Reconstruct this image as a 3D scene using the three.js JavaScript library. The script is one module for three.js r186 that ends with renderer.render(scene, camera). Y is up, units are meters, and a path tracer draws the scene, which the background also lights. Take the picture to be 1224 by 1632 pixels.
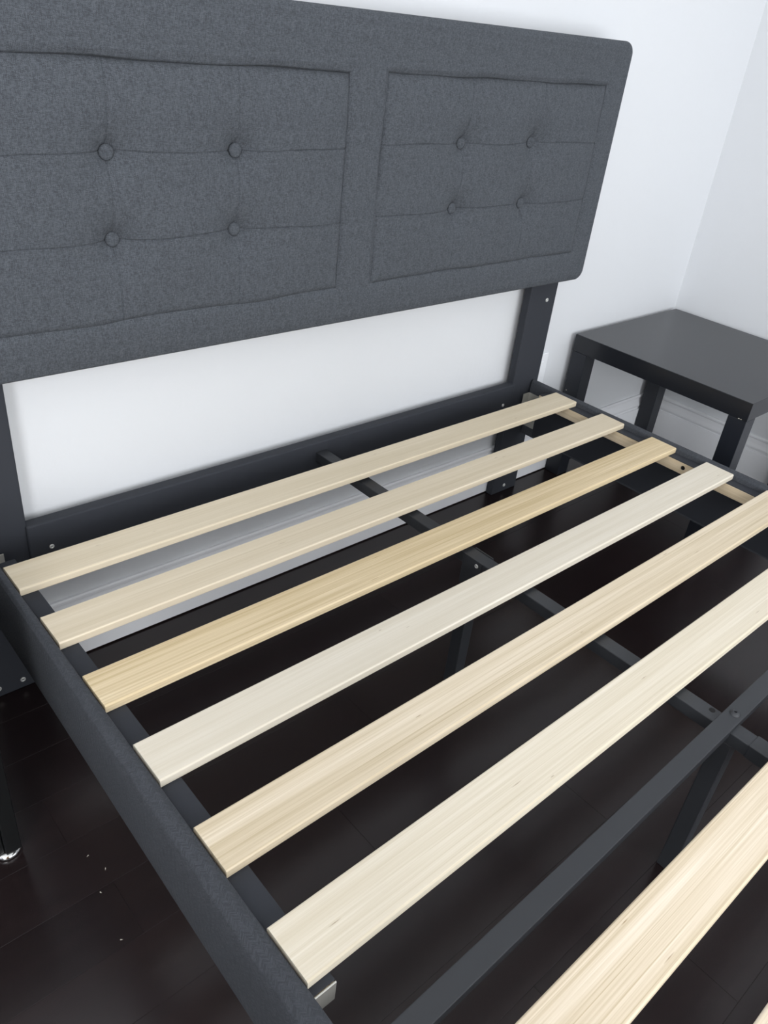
import * as THREE from 'three';
import { RoundedBoxGeometry } from 'three/addons/geometries/RoundedBoxGeometry.js';
import { mergeGeometries, toCreasedNormals, mergeVertices } from 'three/addons/utils/BufferGeometryUtils.js';
import { RectAreaLightUniformsLib } from 'three/addons/lights/RectAreaLightUniformsLib.js';

// ---------- camera, sky, daylight, exposure ----------
const W = 1224, H = 1632;
const scene = new THREE.Scene();
const camera = new THREE.PerspectiveCamera(65.836, W / H, 0.02, 60);
camera.position.set(-2.5164, 1.1731, 1.2734);
camera.rotation.set(-0.5569, -0.7814, 0.1174, 'YXZ');
scene.background = new THREE.Color(0.80, 0.90, 1.0);          // plain overcast sky
RectAreaLightUniformsLib.init();
const renderer = new THREE.WebGLRenderer({ antialias: true });
renderer.toneMapping = THREE.LinearToneMapping;
renderer.toneMappingExposure = 0.87;
renderer.shadowMap.enabled = true;
// room: x from ROOM.x0 to 0, z from 0 to ROOM.z1
const ROOM = { x0: -6.4, z1: 3.1, h: 2.7 };
const WINDOWS = [{ a: -5.2, b: -3.7, y0: 0.75, y1: 2.5, power: 18 }];          // opening in the front wall (x range, y range)
const DOOR = { a: -2.9, b: -0.1, y0: 0.03, y1: 1.95, power: 3.9 };                // sliding glass door in the front wall, right of the window
function daylight(w, h, pos, target, intensity) {
  const l = new THREE.RectAreaLight(new THREE.Color(0.97, 0.982, 1.0), intensity, w, h);
  l.position.set(...pos); l.lookAt(...target); l.name = 'window_daylight'; scene.add(l);
}
for (const w of WINDOWS) daylight(w.b - w.a - 0.1, w.y1 - w.y0 - 0.1, [(w.a + w.b) / 2, (w.y0 + w.y1) / 2, ROOM.z1 - 0.02], [(w.a + w.b) / 2, (w.y0 + w.y1) / 2, 0], w.power);

daylight(DOOR.b - DOOR.a - 0.1, DOOR.y1 - DOOR.y0 - 0.1, [(DOOR.a + DOOR.b) / 2, (DOOR.y0 + DOOR.y1) / 2, ROOM.z1 - 0.02], [(DOOR.a + DOOR.b) / 2, (DOOR.y0 + DOOR.y1) / 2, 0], DOOR.power);

// ---------- helpers ----------
let seed = 12345;
const rnd = () => { seed = (seed * 1664525 + 1013904223) >>> 0; return seed / 4294967296; };
const rr = (a, b) => a + (b - a) * rnd();
const used = {};
function numbered(name) { const n = used[name] = (used[name] ?? -1) + 1; return n ? `${name}_${String(n).padStart(3, '0')}` : name; }
function mesh(name, geo, mat, parent = scene) {
  const m = new THREE.Mesh(geo, mat); m.name = parent === scene ? numbered(name) : name;
  m.castShadow = m.receiveShadow = true; parent.add(m); return m;
}
function part(name, geo, mat, parent) {           // parts of one thing are numbered among themselves
  const same = parent.children.filter(c => c.userData.kindName === name).length;
  const m = mesh(name, geo, mat, parent); m.name = same ? `${name}_${String(same).padStart(3, '0')}` : name;
  m.userData.kindName = name; return m;
}
function struct(name, geo, mat) { const m = mesh(name, geo, mat); m.userData.kind = 'structure'; return m; }
function thing(name, label, category, pos = [0, 0, 0]) {
  const g = new THREE.Group(); g.name = numbered(name); g.position.set(...pos);
  g.userData = { label, category }; scene.add(g); return g;
}
const box = (x0, x1, y0, y1, z0, z1) => { const g = new THREE.BoxGeometry(x1 - x0, y1 - y0, z1 - z0); g.translate((x0 + x1) / 2, (y0 + y1) / 2, (z0 + z1) / 2); return g; };
const rbox = (x0, x1, y0, y1, z0, z1, r = 0.002, s = 2) => { const g = new RoundedBoxGeometry(x1 - x0, y1 - y0, z1 - z0, s, r); g.translate((x0 + x1) / 2, (y0 + y1) / 2, (z0 + z1) / 2); return g; };
const join = gs => mergeGeometries(gs.map(g => { const n = g.index ? g.toNonIndexed() : g; for (const k of Object.keys(n.attributes)) if (!['position', 'normal', 'uv'].includes(k)) n.deleteAttribute(k); return n; }));
function boxUV(geo, s = 1, du = 0, dv = 0) {      // uv in metres (times s), by the way each corner faces
  const g = geo.index ? geo.toNonIndexed() : geo, p = g.attributes.position, n = g.attributes.normal, uv = new Float32Array(p.count * 2);
  for (let i = 0; i < p.count; i += 3) {
    let nx = 0, ny = 0, nz = 0;
    for (let k = 0; k < 3; k++) { nx += Math.abs(n.getX(i + k)); ny += Math.abs(n.getY(i + k)); nz += Math.abs(n.getZ(i + k)); }
    for (let k = 0; k < 3; k++) {
      const x = p.getX(i + k), y = p.getY(i + k), z = p.getZ(i + k);
      const [u, v] = nz >= nx && nz >= ny ? [x, y] : nx >= ny ? [z, y] : [x, z];
      uv[(i + k) * 2] = u * s + du; uv[(i + k) * 2 + 1] = v * s + dv;
    }
  }
  g.setAttribute('uv', new THREE.BufferAttribute(uv, 2)); return g;
}
function gridGeo(nu, nv, f) {                     // f(i, j) -> [x, y, z]
  const pos = [], idx = [];
  for (let j = 0; j < nv; j++) for (let i = 0; i < nu; i++) pos.push(...f(i, j));
  for (let j = 0; j < nv - 1; j++) for (let i = 0; i < nu - 1; i++) { const a = j * nu + i, b = a + 1, c = a + nu, d = c + 1; idx.push(a, b, d, a, d, c); }
  const g = new THREE.BufferGeometry(); g.setAttribute('position', new THREE.Float32BufferAttribute(pos, 3)); g.setIndex(idx); g.computeVertexNormals(); return g;
}
// ---------- textures ----------
function tex(w, h, fill, srgb = true, rep = [1, 1]) {
  const data = new Uint8Array(w * h * 4);
  fill((x, y, r, g, b) => { const i = (y * w + x) * 4; data[i] = Math.max(0, Math.min(255, r)); data[i + 1] = Math.max(0, Math.min(255, g)); data[i + 2] = Math.max(0, Math.min(255, b)); data[i + 3] = 255; }, w, h);
  const t = new THREE.DataTexture(data, w, h); t.wrapS = t.wrapT = THREE.RepeatWrapping; t.magFilter = THREE.LinearFilter; t.minFilter = THREE.LinearMipmapLinearFilter; t.generateMipmaps = true;
  if (srgb) t.colorSpace = THREE.SRGBColorSpace; t.repeat.set(...rep); t.needsUpdate = true; return t;
}
function noiseTile(n) { const a = new Float32Array(n * n); for (let i = 0; i < a.length; i++) a[i] = rnd(); return (x, y) => { x = ((x % n) + n) % n; y = ((y % n) + n) % n; const xi = Math.floor(x), yi = Math.floor(y), fx = x - xi, fy = y - yi, s = t => t * t * (3 - 2 * t), u = s(fx), v = s(fy), A = (i, j) => a[(j % n) * n + (i % n)]; return (A(xi, yi) * (1 - u) + A(xi + 1, yi) * u) * (1 - v) + (A(xi, yi + 1) * (1 - u) + A(xi + 1, yi + 1) * u) * v; }; }
// heathered linen weave: one tile is 0.16 m, threads about 1 mm
function weave(base, spread) {
  const N = 1024, TH = 160, n1 = noiseTile(64), n2 = noiseTile(16);
  const wv = Float32Array.from({ length: TH * 40 }, () => rnd()), wh = Float32Array.from({ length: TH * 40 }, () => rnd());
  const hgt = new Float32Array(N * N);
  const col = tex(N, N, (put) => {
    for (let y = 0; y < N; y++) for (let x = 0; x < N; x++) {
      const tx = Math.floor(x / N * TH), ty = Math.floor(y / N * TH);
      const over = (tx + ty) & 1;
      const fx = x / N * TH - tx - 0.5, fy = y / N * TH - ty - 0.5;
      const t = over ? wv[tx * 40 + Math.floor(((y / N * 40) + tx * 7.3) % 40)] : wh[ty * 40 + Math.floor(((x / N * 40) + ty * 5.7) % 40)];
      const prof = 1 - 1.6 * (over ? fx * fx : fy * fy);
      hgt[y * N + x] = prof;
      const k = (t - 0.5) * spread + (prof - 0.85) * 0.35 * spread + (n1(x / 16, y / 16) - 0.5) * spread * 0.12 + (n2(x / 64, y / 64) - 0.5) * spread * 0.1;
      put(x, y, base[0] + k * 0.95, base[1] + k, base[2] + k);
    }
  });
  const bump = tex(N, N, put => { for (let y = 0; y < N; y++) for (let x = 0; x < N; x++) { const v = hgt[y * N + x] * 200 + 40; put(x, y, v, v, v); } }, false);
  return { col, bump };
}
// tighter twill of the rails: diagonal ribs that turn into a herringbone, one tile is 0.16 m
function twill(base, spread) {
  const N = 1024, n1 = noiseTile(128), n2 = noiseTile(16), yarn = Float32Array.from({ length: 4096 }, () => rnd()), hgt = new Float32Array(N * N);
  const col = tex(N, N, put => { for (let y = 0; y < N; y++) for (let x = 0; x < N; x++) {
    const band = Math.floor(x / 32) & 1, d = (band ? x + y : y - x + N) % 8, yi = Math.floor(((band ? x + y : y - x + N) % N) / 8) + band * 200;
    const prof = Math.sin(Math.PI * (d + 0.5) / 8); hgt[y * N + x] = prof;
    const k = (prof - 0.64) * spread * 0.5 + (yarn[(yi * 16 + Math.floor(y / 64)) % 4096] - 0.5) * spread * 0.7 + (n1(x / 8, y / 8) - 0.5) * spread * 0.3 + (n2(x / 64, y / 64) - 0.5) * spread * 0.1;
    put(x, y, base[0] + k, base[1] + k, base[2] + k);
  } });
  const bump = tex(N, N, put => { for (let y = 0; y < N; y++) for (let x = 0; x < N; x++) { const v = hgt[y * N + x] * 200 + 40; put(x, y, v, v, v); } }, false);
  return { col, bump };
}
// pale veneer slats: grain runs along u (1.5 m), v across (0.09 m)
function slatTex(base, streak, n) {
  const W_ = 2048, H_ = 256, g1 = noiseTile(64), g2 = noiseTile(128), rows = Float32Array.from({ length: H_ }, () => rnd());
  const lines = []; for (let i = 0; i < n; i++) lines.push({ y: rr(4, H_ - 4), x: rr(-400, W_), len: rr(300, 1300), a: rr(0.3, 1.1), d: rr(-0.008, 0.008), w: rr(0.6, 1.3) });
  const marks = []; for (let i = 0; i < 5; i++) marks.push({ y: rr(8, H_ - 8), x: rr(0, W_), len: rr(5, 16), w: rr(0.7, 1.4) });
  return tex(W_, H_, put => {
    for (let y = 0; y < H_; y++) for (let x = 0; x < W_; x++) {
      let k = (g1(x / 440, y / 8) - 0.5) * streak * 0.7 + (g2(x / 120, y / 2.6) - 0.5) * streak * 0.6 + (rows[y] - 0.5) * streak * 0.25 + (g1(x / 600 + 9, y / 44 + 3) - 0.5) * streak * 0.7;
      for (const l of lines) { const dx = x - l.x, dy = y - l.y - dx * l.d; if (dx > 0 && dx < l.len && Math.abs(dy) < 3) k -= streak * l.a * 1.1 * Math.exp(-dy * dy / (l.w * l.w)) * Math.sin(Math.PI * dx / l.len); }
      let m = 0; for (const q of marks) { const dx = Math.abs(x - q.x), dy = Math.abs(y - q.y); if (dx < q.len && dy < 3) m += Math.exp(-dy * dy / (q.w * q.w)) * (1 - dx / q.len); }
      put(x, y, base[0] + k - m * 70, base[1] + k * 1.12 - m * 80, base[2] + k * 1.4 - m * 85);
    }
  }, true);
}
function plankTex(b) {
  const W_ = 1024, H_ = 128, g1 = noiseTile(64), g2 = noiseTile(128);
  return tex(W_, H_, put => { for (let y = 0; y < H_; y++) for (let x = 0; x < W_; x++) { const k = (g1(x / 130, y / 7) - 0.5) * 6 + (g2(x / 30, y / 2) - 0.5) * 3; put(x, y, b[0] + k, b[1] + k * 0.85, b[2] + k * 0.8); } });
}
function greyTex(n, lo, hi, cells) { const g = noiseTile(cells), g2 = noiseTile(cells * 4); return tex(n, n, put => { for (let y = 0; y < n; y++) for (let x = 0; x < n; x++) { const v = lo + (hi - lo) * (0.6 * g(x * cells / n, y * cells / n) + 0.4 * g2(x * cells * 4 / n, y * cells * 4 / n)); put(x, y, v, v, v); } }, false); }

// ---------- materials ----------
const std = o => new THREE.MeshStandardMaterial(o);
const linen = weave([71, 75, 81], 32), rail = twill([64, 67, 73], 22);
const S = 1 / 0.16;
const M = {
  wall: std({ color: 0xdcdee1, roughness: 0.85, bumpMap: greyTex(512, 90, 165, 64), bumpScale: 0.0006 }),
  trim: std({ color: 0xf2f3f6, roughness: 0.38 }),
  ceiling: std({ color: 0xf6f6f4, roughness: 0.9 }),
  linen: std({ map: linen.col, bumpMap: linen.bump, bumpScale: 0.0004, roughness: 0.95 }),
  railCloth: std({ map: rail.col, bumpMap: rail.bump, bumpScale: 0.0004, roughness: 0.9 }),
  wrap: std({ color: 0x2b2e35, roughness: 0.8, bumpMap: greyTex(256, 80, 180, 64), bumpScale: 0.0003 }),
  steelBlack: std({ color: 0x2e3034, roughness: 0.5, metalness: 0.0 }),
  zinc: std({ color: 0xc9c7c0, roughness: 0.5, metalness: 0.75 }),
  screw: std({ color: 0xd9d9d6, roughness: 0.45, metalness: 0.6 }),
  chrome: std({ color: 0xdddddd, roughness: 0.12, metalness: 1 }),
  hole: std({ color: 0x0b0b0c, roughness: 0.9 }),
  black: std({ color: 0x1b1d22, roughness: 0.28 }),
  blackEdge: std({ color: 0x1d2027, roughness: 0.4 }),
  cabinet: std({ color: 0x121314, roughness: 0.4 }),
  pine: std({ map: slatTex([230, 211, 180], 20, 6), roughness: 0.62 }),
  plastic: std({ color: 0xf1f3f6, roughness: 0.35 }),
  chip: std({ color: 0xd8d2c4, roughness: 0.9 }),
  card: std({ color: 0xa9835a, roughness: 0.9 }),
  tape: std({ color: 0xc2a678, roughness: 0.3 }),
  glass: new THREE.MeshPhysicalMaterial({ color: 0xffffff, transmission: 1, thickness: 0, roughness: 0.02, ior: 1.45 }),
};
M.wall.bumpMap.repeat.set(2, 2);

// ---------- room shell ----------
const T = 0.12;
{
  const { x0, z1, h } = ROOM;
  struct('wall_back', boxUV(box(x0 - T, T, -0.03, h, -T, 0)), M.wall);
  struct('wall_right', boxUV(box(0, T, -0.03, h, 0, z1 + T)), M.wall);
  const [v] = WINDOWS, q = DOOR;
  struct('wall_front', boxUV(join([box(x0 - T, v.a, -0.03, h, z1, z1 + T), box(v.b, q.a, -0.03, h, z1, z1 + T), box(q.b, 0, -0.03, h, z1, z1 + T),
    ...[v, q].flatMap(w => [box(w.a, w.b, -0.03, w.y0, z1, z1 + T), box(w.a, w.b, w.y1, h, z1, z1 + T)])])), M.wall);
  const frame = f => join([rbox(f.a, f.b, f.y0, f.y0 + 0.05, z1 + 0.03, z1 + 0.08), rbox(f.a, f.b, f.y1 - 0.05, f.y1, z1 + 0.03, z1 + 0.08), rbox(f.a, f.a + 0.05, f.y0 + 0.05, f.y1 - 0.05, z1 + 0.03, z1 + 0.08), rbox(f.b - 0.05, f.b, f.y0 + 0.05, f.y1 - 0.05, z1 + 0.03, z1 + 0.08)]);
  for (const [name, f] of [['window_1', v], ['door_1', q]]) part('pane', box(f.a + 0.05, f.b - 0.05, f.y0 + 0.05, f.y1 - 0.05, z1 + 0.053, z1 + 0.057), M.glass, struct(name, frame(f), M.trim));
  struct('wall_left', boxUV(box(x0 - T, x0, -0.03, h, 0, z1)), M.wall);
  struct('ceiling', box(x0 - T, T, h, h + 0.1, -T, z1 + T), M.ceiling);
  // windows: frame and pane
  // floor: subfloor slab with planks laid along x, 0.1033 m wide
  const floor = struct('floor', box(x0 - T, T, -0.06, -0.012, -T, z1 + T), M.hole);
  const PW = 0.1033, Z0 = 0.519 - 6 * PW, G = 0.00012;
  const pm = [[33, 24, 25], [31, 22.5, 23.5], [34.5, 25, 25.5], [32, 23, 24]].map(b => std({ map: plankTex(b), roughness: 0.26 }));
  const joints = { 3: -1.445, 4: -2.29, 5: -1.72, 6: -2.262, 7: -1.9, 8: -1.35 };
  let row = 0;
  for (let z = Z0; z < z1 + 0.02; z += PW, row++) {
    const za = Math.max(z + G, -0.02), zb = Math.min(z + PW - G, z1 + 0.02); if (zb - za < 0.01) continue;
    const j = joints[row] ?? rr(-2.6, -1.4), L = 1.22;
    let xs = []; for (let x = j; x > x0; x -= L) xs.unshift(x); for (let x = j + L; x < 0; x += L) xs.push(x);
    xs = [x0 - 0.02, ...xs.filter(x => x > x0 + 0.1 && x < -0.1), 0.02];
    for (let k = 0; k < xs.length - 1; k++) {
      const g = boxUV(rbox(xs[k] + G, xs[k + 1] - G, -0.012, 0, za, zb, 0.0004, 1), 1, rnd() * 3, rnd());
      const uv = g.attributes.uv; for (let i = 0; i < uv.count; i++) uv.setXY(i, uv.getX(i) / 1.22, uv.getY(i) / 0.12);
      part('plank', g, pm[Math.floor(rnd() * 4)], floor);
    }
  }
  // baseboards: moulded profile (d = out from the wall, y = up)
  const prof = [[0, 0.004], [0.0158, 0.004], [0.0158, 0.092], [0.0145, 0.0955], [0.0095, 0.0965], [0.0095, 0.1005], [0.0125, 0.1035], [0.0135, 0.107], [0.0125, 0.1115], [0.0075, 0.1205], [0.0055, 0.128], [0.0055, 0.1335], [0.0085, 0.1365], [0.0085, 0.142], [0.0065, 0.1455], [0, 0.1455]];
  const base = (len) => { const s = new THREE.Shape(prof.map(p => new THREE.Vector2(...p))); return new THREE.ExtrudeGeometry(s, { depth: len, bevelEnabled: false, steps: 1 }); };
  const place = (name, len, rot, pos) => { const g = base(len); g.rotateY(rot); g.translate(...pos); struct(name, toCreasedNormals(g, 0.5), M.trim); };
  // profile x -> out of the wall, extrude along z
  place('baseboard_back', -x0, -Math.PI / 2, [0, 0, 0]);            // x->+z, z->-x
  place('baseboard_right', z1 - 0.0162, Math.PI, [0, 0, z1]);                    // x->-x, z->-z
  place('baseboard_left', z1 - 0.0162, 0, [x0, 0, 0.0162]);
  place('baseboard_front', -x0 - 0.03, Math.PI / 2, [x0 + 0.015, 0, z1]);
}

// ---------- bed ----------
const CX = -1.5095, mx = x => 2 * CX - x;                       // mirror a rail or post about the bed's centre line
const bed = thing('bed_frame', 'upholstered dark grey bed frame with a button-tufted headboard and bare pale wooden slats', 'bed', [CX, 0, 0.6]);
const B = (name, geo, mat, parent = bed) => { geo.translate(-CX, 0, -0.6); return part(name, geo, mat, parent); };

// headboard: padded border with two openings, cut wavy as the cloth lies
const HB = { x0: -2.293, x1: -0.726, y0: 0.6464, y1: 1.180, z0: 0.041, z1: 0.0958 };
const PANELS = [{ x0: -2.222, x1: -1.542, y0: 0.716, y1: 1.092, cols: [-1.983, -1.766], rows: [0.967, 0.8428] }, { x0: -1.464, x1: -0.794, y0: 0.719, y1: 1.095, cols: [-1.238, -1.018], rows: [0.9735, 0.848] }];
const wob = (t, s) => (s % 2 ? 0.0019 : 0.0012) * Math.sin(t * 13 + s * 1.7) + 0.0006 * Math.sin(t * 29 + s * 2.3);
{
  const r = 0.021, s = new THREE.Shape(), b = 0.012;
  const X0 = HB.x0 + b, X1 = HB.x1 - b, Y0 = HB.y0 + b, Y1 = HB.y1 - b, q = r - b / 2;
  s.moveTo(X0 + q, Y0); s.lineTo(X1 - q, Y0); s.absarc(X1 - q, Y0 + q, q, -Math.PI / 2, 0); s.lineTo(X1, Y1 - q); s.absarc(X1 - q, Y1 - q, q, 0, Math.PI / 2); s.lineTo(X0 + q, Y1); s.absarc(X0 + q, Y1 - q, q, Math.PI / 2, Math.PI); s.lineTo(X0, Y0 + q); s.absarc(X0 + q, Y0 + q, q, Math.PI, 1.5 * Math.PI);
  PANELS.forEach((p, i) => {
    const pts = [], hb = 0.006, n = 70, m = 40;
    const x0 = p.x0 - hb, x1 = p.x1 + hb, y0 = p.y0 - hb, y1 = p.y1 + hb;
    for (let k = 0; k < n; k++) pts.push(new THREE.Vector2(x0 + (x1 - x0) * k / n, y0 + wob(k / n, 1 + i)));
    for (let k = 0; k < m; k++) pts.push(new THREE.Vector2(x1 + wob(k / m * 0.5, 2 + i), y0 + (y1 - y0) * k / m));
    for (let k = 0; k < n; k++) pts.push(new THREE.Vector2(x1 + (x0 - x1) * k / n, y1 + wob(k / n, 3 + i)));
    for (let k = 0; k < m; k++) pts.push(new THREE.Vector2(x0 + wob(k / m * 0.5, 4 + i), y1 + (y0 - y1) * k / m));
    s.holes.push(new THREE.Path(pts));
  });
  const bt = 0.012;
  const g = new THREE.ExtrudeGeometry(s, { depth: HB.z1 - HB.z0 - 2 * bt, bevelEnabled: true, bevelThickness: bt, bevelSize: b, bevelSegments: 6, curveSegments: 10 });
  g.translate(0, 0, HB.z0 + bt);
  const back = box(HB.x0 + 0.02, HB.x1 - 0.02, HB.y0 + 0.02, HB.y1 - 0.02, HB.z0 + 0.002, HB.z1 - 0.033);
  B('headboard', boxUV(join([toCreasedNormals(g, 0.7), back]), S), M.linen);
}
const smooth = (a, b, x) => { const t = Math.min(1, Math.max(0, (x - a) / (b - a))); return t * t * (3 - 2 * t); };
const dome = (R, h, z) => { const g = new THREE.LatheGeometry([[0, h], [R * 0.35, h * 0.96], [R * 0.65, h * 0.8], [R * 0.88, h * 0.5], [R, h * 0.15], [R * 0.97, -0.002], [R * 0.8, -0.008]].map(p => new THREE.Vector2(...p)).reverse(), 24); g.rotateX(Math.PI / 2); return g; };
PANELS.forEach((p, pi) => {
  const line = (a, b, keys) => { const out = []; for (let t = a; t < b; t += 0.0042) out.push(t); out.push(b); for (const k of keys) for (let q = -7; q <= 7; q++) out.push(k + q * 0.0009); for (let q = 0; q < 12; q++) { out.push(a + q * 0.0011, b - q * 0.0011); } return [...new Set(out.map(v => +v.toFixed(5)))].filter(v => v >= a && v <= b).sort((x, y) => x - y); };
  const wv = (t, k) => 0.0013 * Math.sin(t * 15 + k * 3.1) + 0.0007 * Math.sin(t * 41 + k);
  const xs = line(p.x0, p.x1, p.cols), ys = line(p.y0, p.y1, p.rows);
  const height = (x, y) => {
    const e = Math.min(x - p.x0, p.x1 - x, y - p.y0, p.y1 - y);
    let z = HB.z1 - 0.014 + 0.0155 * Math.pow(1 - Math.exp(-e / 0.007), 0.7) + 0.004 * smooth(0, 0.09, e) - 0.006 * Math.exp(-(p.y1 - y) / 0.016) + 0.003 * Math.exp(-(y - p.y0) / 0.02);
    p.rows.forEach((r, k) => { const d = Math.abs(y - r - wv(x, k + pi)); z -= 0.002 * Math.exp(-((d / 0.001) ** 2)) + 0.0007 * Math.exp(-d / 0.01); });
    p.cols.forEach((c, k) => { const d = Math.abs(x - c - wv(y, k + 5 + pi)); z -= 0.0016 * Math.exp(-((d / 0.001) ** 2)) + 0.0005 * Math.exp(-d / 0.01); });
    for (const c of p.cols) for (const r of p.rows) { const d = Math.max(0, Math.hypot(x - c, y - r) - 0.008); z -= 0.026 * Math.exp(-d / 0.025); }
    z += 0.0012 * Math.sin(x * 21 + pi) * Math.sin(y * 27 + 1);
    return z;
  };
  const nx = xs.length, ny = ys.length;
  const edge = (x, y) => { const ex = Math.min(x - p.x0, p.x1 - x), ey = Math.min(y - p.y0, p.y1 - y); return [ex, ey]; };
  const g = gridGeo(nx, ny, (i, j) => {
    let x = xs[i], y = ys[j]; const z = height(x, y); const [ex, ey] = edge(x, y);
    if (ey < 0.03) y += wob((x - p.x0) / (p.x1 - p.x0), (y < 0.9 ? 1 : 3) + pi) * (1 - ey / 0.03);
    if (ex < 0.03) x += wob((y - p.y0) / (p.y1 - p.y0) * 0.5, (x > (p.x0 + p.x1) / 2 ? 2 : 4) + pi) * 1.3 * (1 - ex / 0.03);
    return [x, y, z];
  });
  // a skirt back to the board closes the cushion
  const uvA = new Float32Array(g.attributes.position.count * 2); for (let i = 0; i < uvA.length / 2; i++) { uvA[2 * i] = g.attributes.position.getX(i) * S; uvA[2 * i + 1] = g.attributes.position.getY(i) * S; }
  g.setAttribute('uv', new THREE.BufferAttribute(uvA, 2));
  const backing = boxUV(box(p.x0 + 0.004, p.x1 - 0.004, p.y0 + 0.004, p.y1 - 0.004, HB.z1 - 0.040, HB.z1 - 0.034), S);
  const panel = B('tufted_panel', join([g, backing]), M.linen);
  for (const c of p.cols) for (const r of p.rows) { const d = dome(0.0114, 0.0042); const uv = d.attributes.uv, dp = d.attributes.position; for (let i = 0; i < uv.count; i++) uv.setXY(i, dp.getX(i) * S + c, dp.getY(i) * S + r); d.translate(c, r, height(c, r) + 0.0068); B('button', d, M.linen, panel); }
});
// recessed screw head facing +z
function screwGeo(r, x, y, z, dir = 'z') {
  const g = new THREE.LatheGeometry([[r * 0.3, -0.0008], [r * 0.34, 0.001], [r * 0.72, 0.0013], [r * 0.95, 0.0006], [r, -0.0008]].map(p => new THREE.Vector2(...p)).reverse(), 16);
  if (dir === 'z') g.rotateX(Math.PI / 2); if (dir === '-x') g.rotateZ(Math.PI / 2); if (dir === '+x') g.rotateZ(-Math.PI / 2);
  g.translate(x, y, z); return g;
}
// posts behind the headboard, down to the floor
for (const s of [0, 1]) {
  const a = s ? -0.855 : mx(-0.855), b = s ? -0.745 : mx(-0.745);
  const post = B('post', boxUV(rbox(Math.min(a, b), Math.max(a, b), 0, 0.80, 0.0165, 0.0395, 0.003)), M.wrap);
  for (const [x, y] of (s ? [[-0.802, 0.0208], [-0.782, 0.583]] : [[-0.802, 0.0208], [-0.757, 0.0208]])) B('screw', screwGeo(0.0053, s ? x : mx(x), y, 0.0402), M.screw, post);
}
{ const hr = B('head_rail', boxUV(rbox(mx(-0.852), -0.852, 0.235, 0.3585, 0.020, 0.0455, 0.004)), M.wrap);
  for (const x of [-0.8905, mx(-0.8905)]) B('screw', screwGeo(0.0045, x, 0.305, 0.0462), M.screw, hr); }
// side rails: thin padded boards, the padding swells away from the head end
function railGeo(side) {
  const z0 = 0.046, z1 = 2.06, N = 40, prof = z => {
    const t = 0.0165 + 0.013 * smooth(0.05, 1.0, z), xi = -2.238, top = 0.358, bot = 0.195, o = [];
    o.push([xi, bot]); o.push([xi, 0.30]); o.push([xi, top - 0.014]);
    for (let k = 1; k <= 10; k++) { const a = Math.PI * k / 10; o.push([xi - t / 2 + Math.cos(a) * t / 2, top - 0.012 + Math.sin(a) * 0.012]); }
    o.push([xi - t - 0.001, top - 0.03]); o.push([xi - t - 0.001, 0.30]); o.push([xi - t + 0.002, 0.25]); o.push([xi - t * 0.72, bot + 0.008]); o.push([xi - t * 0.66, bot + 0.002]); o.push([xi - t * 0.55, bot]); return o;
  };
  const secs = []; for (let i = 0; i <= N; i++) secs.push(z0 + (z1 - z0) * i / N);
  const P = prof(0).length, pos = [], idx = [];
  secs.forEach(z => prof(z).forEach(([x, y]) => pos.push(side ? mx(x) : x, y, z)));
  for (let i = 0; i < N; i++) for (let k = 0; k < P; k++) { const a = i * P + k, b = i * P + (k + 1) % P, c = a + P, d = b + P; if (side) idx.push(a, c, d, a, d, b); else idx.push(a, b, d, a, d, c); }
  const cap = (i, flip) => { for (let k = 1; k < P - 1; k++) { const a = i * P, b = i * P + k, c = i * P + k + 1; flip ? idx.push(a, b, c) : idx.push(a, c, b); } };
  cap(0, !!side); cap(N, !side);
  const g = new THREE.BufferGeometry(); g.setAttribute('position', new THREE.Float32BufferAttribute(pos, 3)); g.setIndex(idx); g.computeVertexNormals();
  return boxUV(toCreasedNormals(g, 0.9), S);
}
const HS = 0.3554, ST = 0.0135;                                 // slat top height, slat thickness
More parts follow.
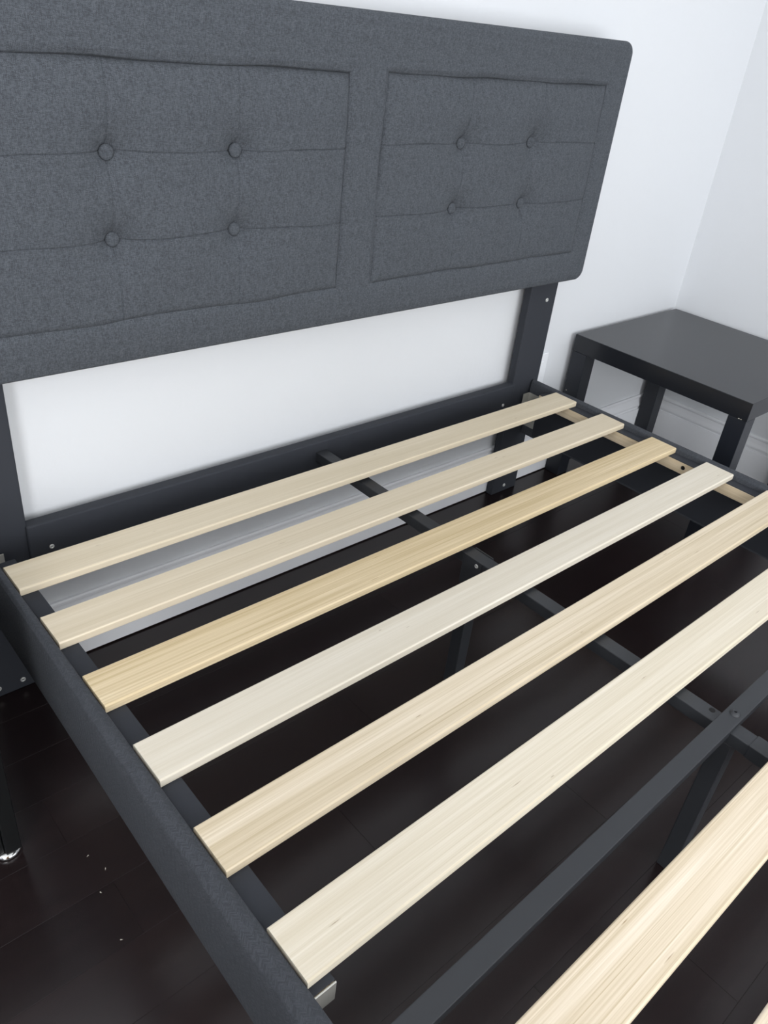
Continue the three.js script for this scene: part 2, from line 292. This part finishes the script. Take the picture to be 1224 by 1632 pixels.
for (const s of [0, 1]) {
  const m = x => s ? mx(x) : x, bx = (x0, x1, ...r) => rbox(Math.min(m(x0), m(x1)), Math.max(m(x0), m(x1)), ...r);
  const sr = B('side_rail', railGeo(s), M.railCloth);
  B('shade_sheet', boxUV(bx(-2.2382, -2.2372, 0.20, 0.311, 0.085, 1.99, 0.0004, 1)), M.wrap, sr);  // dark sheet added on the inner face, stands in for shade below the ledger
  for (const [a, b] of [[0.10, 0.972], [1.09, 2.0]]) {
    const led = B('ledger', boxUV(bx(-2.238, -2.209, 0.3105, 0.3402, a, b, 0.0015), 1 / 1.5), M.pine);
    const uv = led.geometry.attributes.uv; for (let i = 0; i < uv.count; i++) uv.setY(i, uv.getY(i) * 14);
    B('cloth_flap', boxUV(bx(-2.238, -2.2085, 0.3398, 0.3416, a, b, 0.0006, 1), S), M.wrap, led);
    if (a < 0.5) for (const z of [0.1775, 0.5498, 0.640]) {
      const h = new THREE.TorusGeometry(0.0045, 0.0008, 6, 18); h.rotateY(Math.PI / 2); h.translate(m(-2.2088), 0.328, z);
      const disc = new THREE.CylinderGeometry(0.0045, 0.0045, 0.001, 16); disc.rotateZ(Math.PI / 2); disc.translate(m(-2.2088), 0.328, z);
      B('bolt_hole', join([disc, h]), M.hole, led);
    }
  }
  // corner bracket: angle of zinc steel joining rail and post
  const br = B('corner_bracket', join([bx(-2.236, -2.211, 0.222, 0.3215, 0.0458, 0.048, 0.0008, 1), bx(-2.2375, -2.2352, 0.222, 0.3215, 0.047, 0.084, 0.0008, 1)]), M.zinc);
  for (const y of [0.245, 0.300]) { const g = new THREE.LatheGeometry([[0.0005, 0.004], [0.0035, 0.0036], [0.0052, 0.0014], [0.0056, 0]].map(p => new THREE.Vector2(...p)).reverse(), 14); g.rotateZ(s ? Math.PI / 2 : -Math.PI / 2); g.translate(m(-2.2352), y, 0.066); B('bolt', g, M.zinc, br); }
  // end bracket where the ledger stops
  B('end_bracket', join([bx(-2.2375, -2.2085, 0.308, 0.3416, 0.973, 0.9752, 0.0008, 1), bx(-2.2375, -2.2352, 0.300, 0.3400, 0.975, 1.075, 0.0008, 1)]), M.zinc);
  // foot leg of the rail
  B('foot_post', boxUV(bx(-2.268, -2.2, 0, 0.25, 2.0, 2.06, 0.003)), M.wrap);
}
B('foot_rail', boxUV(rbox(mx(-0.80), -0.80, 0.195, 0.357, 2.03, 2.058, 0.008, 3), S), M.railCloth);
// slats (parts of the bed), each with its own grain
const slatMat = [[[221, 207, 181], 11, 8], [[222, 208, 183], 11, 8], [[219, 198, 160], 26, 26], [[225, 216, 199], 10, 6], [[222, 206, 179], 23, 24], [[226, 215, 194], 16, 16], [[224, 208, 183], 27, 34], [[224, 209, 186], 18, 12]].map(a => std({ map: slatTex(...a), roughness: 0.6 }));
const slatZ = [0.1315, 0.2835, 0.4355, 0.5870, 0.7395, 0.8910, 1.1185, 1.2716];
const slatDx = [0, 0.0005, -0.0002, 0.0003, 0, -0.0002, 0.0004, 0];
slatZ.forEach((z, i) => {
  const L = 1.4535, w = 0.0722, rt = 0.003, rb = 0.0014, X = w / 2, ring = [];     // section in (z, y) with its normals, eased more on top
  for (const [cz, cy, r, a0] of [[X - rt, ST - rt, rt, Math.PI / 2], [X - rb, rb, rb, 0], [-X + rb, rb, rb, -Math.PI / 2], [-X + rt, ST - rt, rt, Math.PI]])
    for (let k = 0; k <= 5; k++) { const t = a0 - Math.PI / 2 * k / 5; ring.push([cz + Math.cos(t) * r, cy + Math.sin(t) * r, Math.cos(t), Math.sin(t)]); }
  const N = ring.length, pos = [], nor = [], idx = [];
  for (const x of [-L / 2, L / 2]) for (const [pz, py, nz, ny] of ring) { pos.push(x, py, pz); nor.push(0, ny, nz); }
  for (let k = 0; k < N; k++) { const q = (k + 1) % N; idx.push(k, q, k + N, q, q + N, k + N); }
  for (const e of [0, 1]) { const o = pos.length / 3; for (const [pz, py] of ring) { pos.push(e ? L / 2 : -L / 2, py, pz); nor.push(e ? 1 : -1, 0, 0); } for (let k = 1; k < N - 1; k++) e ? idx.push(o, o + k, o + k + 1) : idx.push(o, o + k + 1, o + k); }
  let g = new THREE.BufferGeometry(); g.setAttribute('position', new THREE.Float32BufferAttribute(pos, 3)); g.setAttribute('normal', new THREE.Float32BufferAttribute(nor, 3)); g.setIndex(idx);
  const p = g.attributes.position, uv = new Float32Array(p.count * 2);
  for (let k = 0; k < p.count; k++) { uv[2 * k] = p.getX(k) / 1.5 + 0.5; uv[2 * k + 1] = (p.getZ(k) + p.getY(k)) / 0.095 + 0.5; }
  g.setAttribute('uv', new THREE.BufferAttribute(uv, 2));
  g.translate(-1.5102 + slatDx[i], HS - ST, z + w / 2);
  B('slat', g, slatMat[i]);
});
// centre beam of black steel tube in two lengths, cross bar bolted on top, two legs
const beam = B('centre_beam', rbox(-1.5325, -1.5035, 0.312, 0.335, 0.0455, 1.085, 0.002), M.steelBlack);
{ const h = new THREE.CylinderGeometry(0.0048, 0.0048, 0.001, 18); h.translate(-1.5125, 0.335, 1.0135); B('bolt_hole', h, M.hole, beam); }
B('centre_beam', rbox(-1.5335, -1.5025, 0.3108, 0.3364, 1.083, 2.03, 0.002), M.steelBlack);
{
  const g = join([rbox(-0.716, 0.716, 0, 0.005, -0.0135, 0.0135, 0.0012), rbox(-0.69, 0.69, -0.011, 0.002, 0.0105, 0.0135, 0.0008, 1)]);
  g.rotateY(0.017); g.translate(CX, 0.3366, 1.0405);
  const cb = B('cross_bar', g, M.steelBlack);
  const bo = new THREE.LatheGeometry([[0.0022, 0.0026], [0.0024, 0.0044], [0.0045, 0.004], [0.0066, 0.0022], [0.0078, 0.0006], [0.008, 0]].map(p => new THREE.Vector2(...p)).reverse(), 20);
  bo.translate(-1.4975, 0.3416, 1.0405); B('bolt', bo, M.steelBlack, cb);
}
for (const z of [0.513, 1.036]) {
  const leg = B('support_leg', rbox(-1.5315, -1.5035, 0, 0.3125, z, z + 0.028, 0.002), M.steelBlack);
  if (z > 0.6) continue;
  B('saddle', join([rbox(-1.5350, -1.5327, 0.268, 0.3365, z - 0.004, z + 0.042, 0.0008, 1), rbox(-1.5033, -1.5010, 0.268, 0.3365, z - 0.004, z + 0.042, 0.0008, 1)]), M.steelBlack, leg);
  B('screw', screwGeo(0.0042, -1.5355, 0.3255, z + 0.031, '-x'), M.screw, leg);
}

// ---------- side table in the corner ----------
{
  const X0 = -0.5735, Z0 = 0.0172, D = 0.55, t = thing('side_table', 'square black side table in the corner with thick top and four square legs', 'table', [X0 + D / 2, 0, Z0 + D / 2]);
  const P = (name, geo, mat, parent = t) => { geo.translate(-(X0 + D / 2), 0, -(Z0 + D / 2)); return part(name, geo, mat, parent); };
  const top = P('tabletop', rbox(X0, X0 + D, 0.4, 0.45, Z0, Z0 + D, 0.0015), M.black);
  P('chip', rbox(X0 - 0.0004, X0 + 0.001, 0.4005, 0.4025, Z0 + 0.5265, Z0 + 0.5305, 0.0003, 1), M.chip, top);
  P('chip', rbox(X0 - 0.0004, X0 + 0.001, 0.4005, 0.4022, Z0 + 0.533, Z0 + 0.536, 0.0003, 1), M.chip, top);
  for (const [i, j] of [[0, 0], [1, 0], [0, 1], [1, 1]]) {
    const x = X0 + 0.0006 + i * (D - 0.0512), z = Z0 + 0.0006 + j * (D - 0.0512);
    const leg = P('leg', rbox(x, x + 0.05, 0, 0.3992, z, z + 0.05, 0.0012), M.blackEdge);
    if (!i && !j) P('chip', rbox(x - 0.0004, x + 0.001, 0.276, 0.2785, z + 0.009, z + 0.012, 0.0003, 1), M.chip, leg);
  }
}
// ---------- black nightstand beyond the left rail: only its front foot is in the frame ----------
{
  const X1 = -2.349, X0 = X1 - 0.42, Z0 = 0.03, Z1 = 0.389, y0 = 0.012;
  const t = thing('nightstand', 'black nightstand with chrome glide foot at the left edge beside the bed rail', 'nightstand', [(X0 + X1) / 2, 0, (Z0 + Z1) / 2]);
  const P = (name, geo, mat, parent = t) => { geo.translate(-(X0 + X1) / 2, 0, -(Z0 + Z1) / 2); return part(name, geo, mat, parent); };
  P('side_panel', rbox(X1 - 0.024, X1, y0, 0.44, Z0, Z1, 0.002), M.cabinet);
  P('side_panel', rbox(X0, X0 + 0.024, y0, 0.44, Z0, Z1, 0.002), M.cabinet);
  P('back_panel', box(X0 + 0.024, X1 - 0.024, y0, 0.44, Z0, Z0 + 0.01), M.cabinet);
  P('plinth', rbox(X0 + 0.0245, X1 - 0.0245, y0, 0.07, Z1 - 0.03, Z1 - 0.006, 0.002), M.cabinet);
  P('top', rbox(X0 - 0.003, X1 + 0.003, 0.4405, 0.46, Z0, Z1 + 0.003, 0.003), M.cabinet);
  for (const y of [0.073, 0.258]) { const d = P('drawer', rbox(X0 + 0.027, X1 - 0.027, y, y + 0.18, Z0 + 0.02, Z1 - 0.004, 0.002), M.cabinet); P('handle', rbox((X0 + X1) / 2 - 0.05, (X0 + X1) / 2 + 0.05, y + 0.09, y + 0.10, Z1 - 0.0035, Z1 + 0.012, 0.003), M.chrome, d); }
  for (const x of [X0 + 0.018, X1 - 0.018]) for (const z of [Z0 + 0.02, Z1 - 0.018]) {
    const g = new THREE.LatheGeometry([[0.001, 0], [0.019, 0], [0.0212, 0.002], [0.0212, 0.006], [0.019, 0.0095], [0.012, 0.0118], [0.001, 0.012]].map(p => new THREE.Vector2(...p)), 32);
    g.translate(x, 0, z); P('glide_foot', g, M.chrome);
  }
}
// ---------- unseen block added behind the camera to shade the left half of the bed ----------
{
  const t = thing('shade_blocker', 'added shade blocker shaped as a tall brown cardboard package, unseen behind the camera', 'box', [-2.94, 0, 1.68]);
  t.rotation.y = 0.55;
  part('box_body', rbox(-0.27, 0.27, 0, 1.28, -0.12, 0.12, 0.004), M.card, t);
  part('flap', rbox(-0.268, 0.268, 1.2805, 1.2845, -0.119, -0.001, 0.0015, 1), M.card, t);
  part('flap', rbox(-0.268, 0.268, 1.2805, 1.2845, 0.001, 0.119, 0.0015, 1), M.card, t);
  part('tape', rbox(-0.27, 0.27, 1.2846, 1.2852, -0.025, 0.025, 0.0003, 1), M.tape, t);
}
// ---------- splinters off the slats, lying on the floor left of the bed ----------
for (const [x, z, a, l, where] of [[-2.2744, 0.456, 0.4, 0.004, 'the one nearest the chrome nightstand foot'], [-2.2624, 0.494, 1.1, 0.005, 'the one nearest the left bed rail'], [-2.2842, 0.526, 2.0, 0.0035, 'third one from the chrome nightstand foot'], [-2.2921, 0.612, 2.6, 0.004, 'the one farthest from the nightstand']]) {
  const g = new THREE.ConeGeometry(0.0008, l, 5); g.rotateZ(Math.PI / 2); g.rotateY(a); g.translate(0, 0.0009, 0);
  const m = mesh('wood_splinter', g, M.chip); m.position.set(x, 0, z);
  m.userData = { label: `tiny pale wood splinter on the dark floor, ${where}`, category: 'splinter', group: 'wood splinters on the floor' };
}
// ---------- wall outlet half hidden behind the right post ----------
{
  const t = thing('wall_outlet', 'white wall outlet plate behind the right bed post, left of the side table', 'outlet', [-0.705, 0.347, 0]);
  part('cover_plate', (() => { const g = new RoundedBoxGeometry(0.072, 0.116, 0.006, 3, 0.0028); g.translate(0, 0, 0.003); return g; })(), M.plastic, t);
  part('socket', (() => { const g = new RoundedBoxGeometry(0.034, 0.067, 0.003, 2, 0.0012); g.translate(0, 0, 0.0066); return g; })(), M.plastic, t);
}
renderer.render(scene, camera);
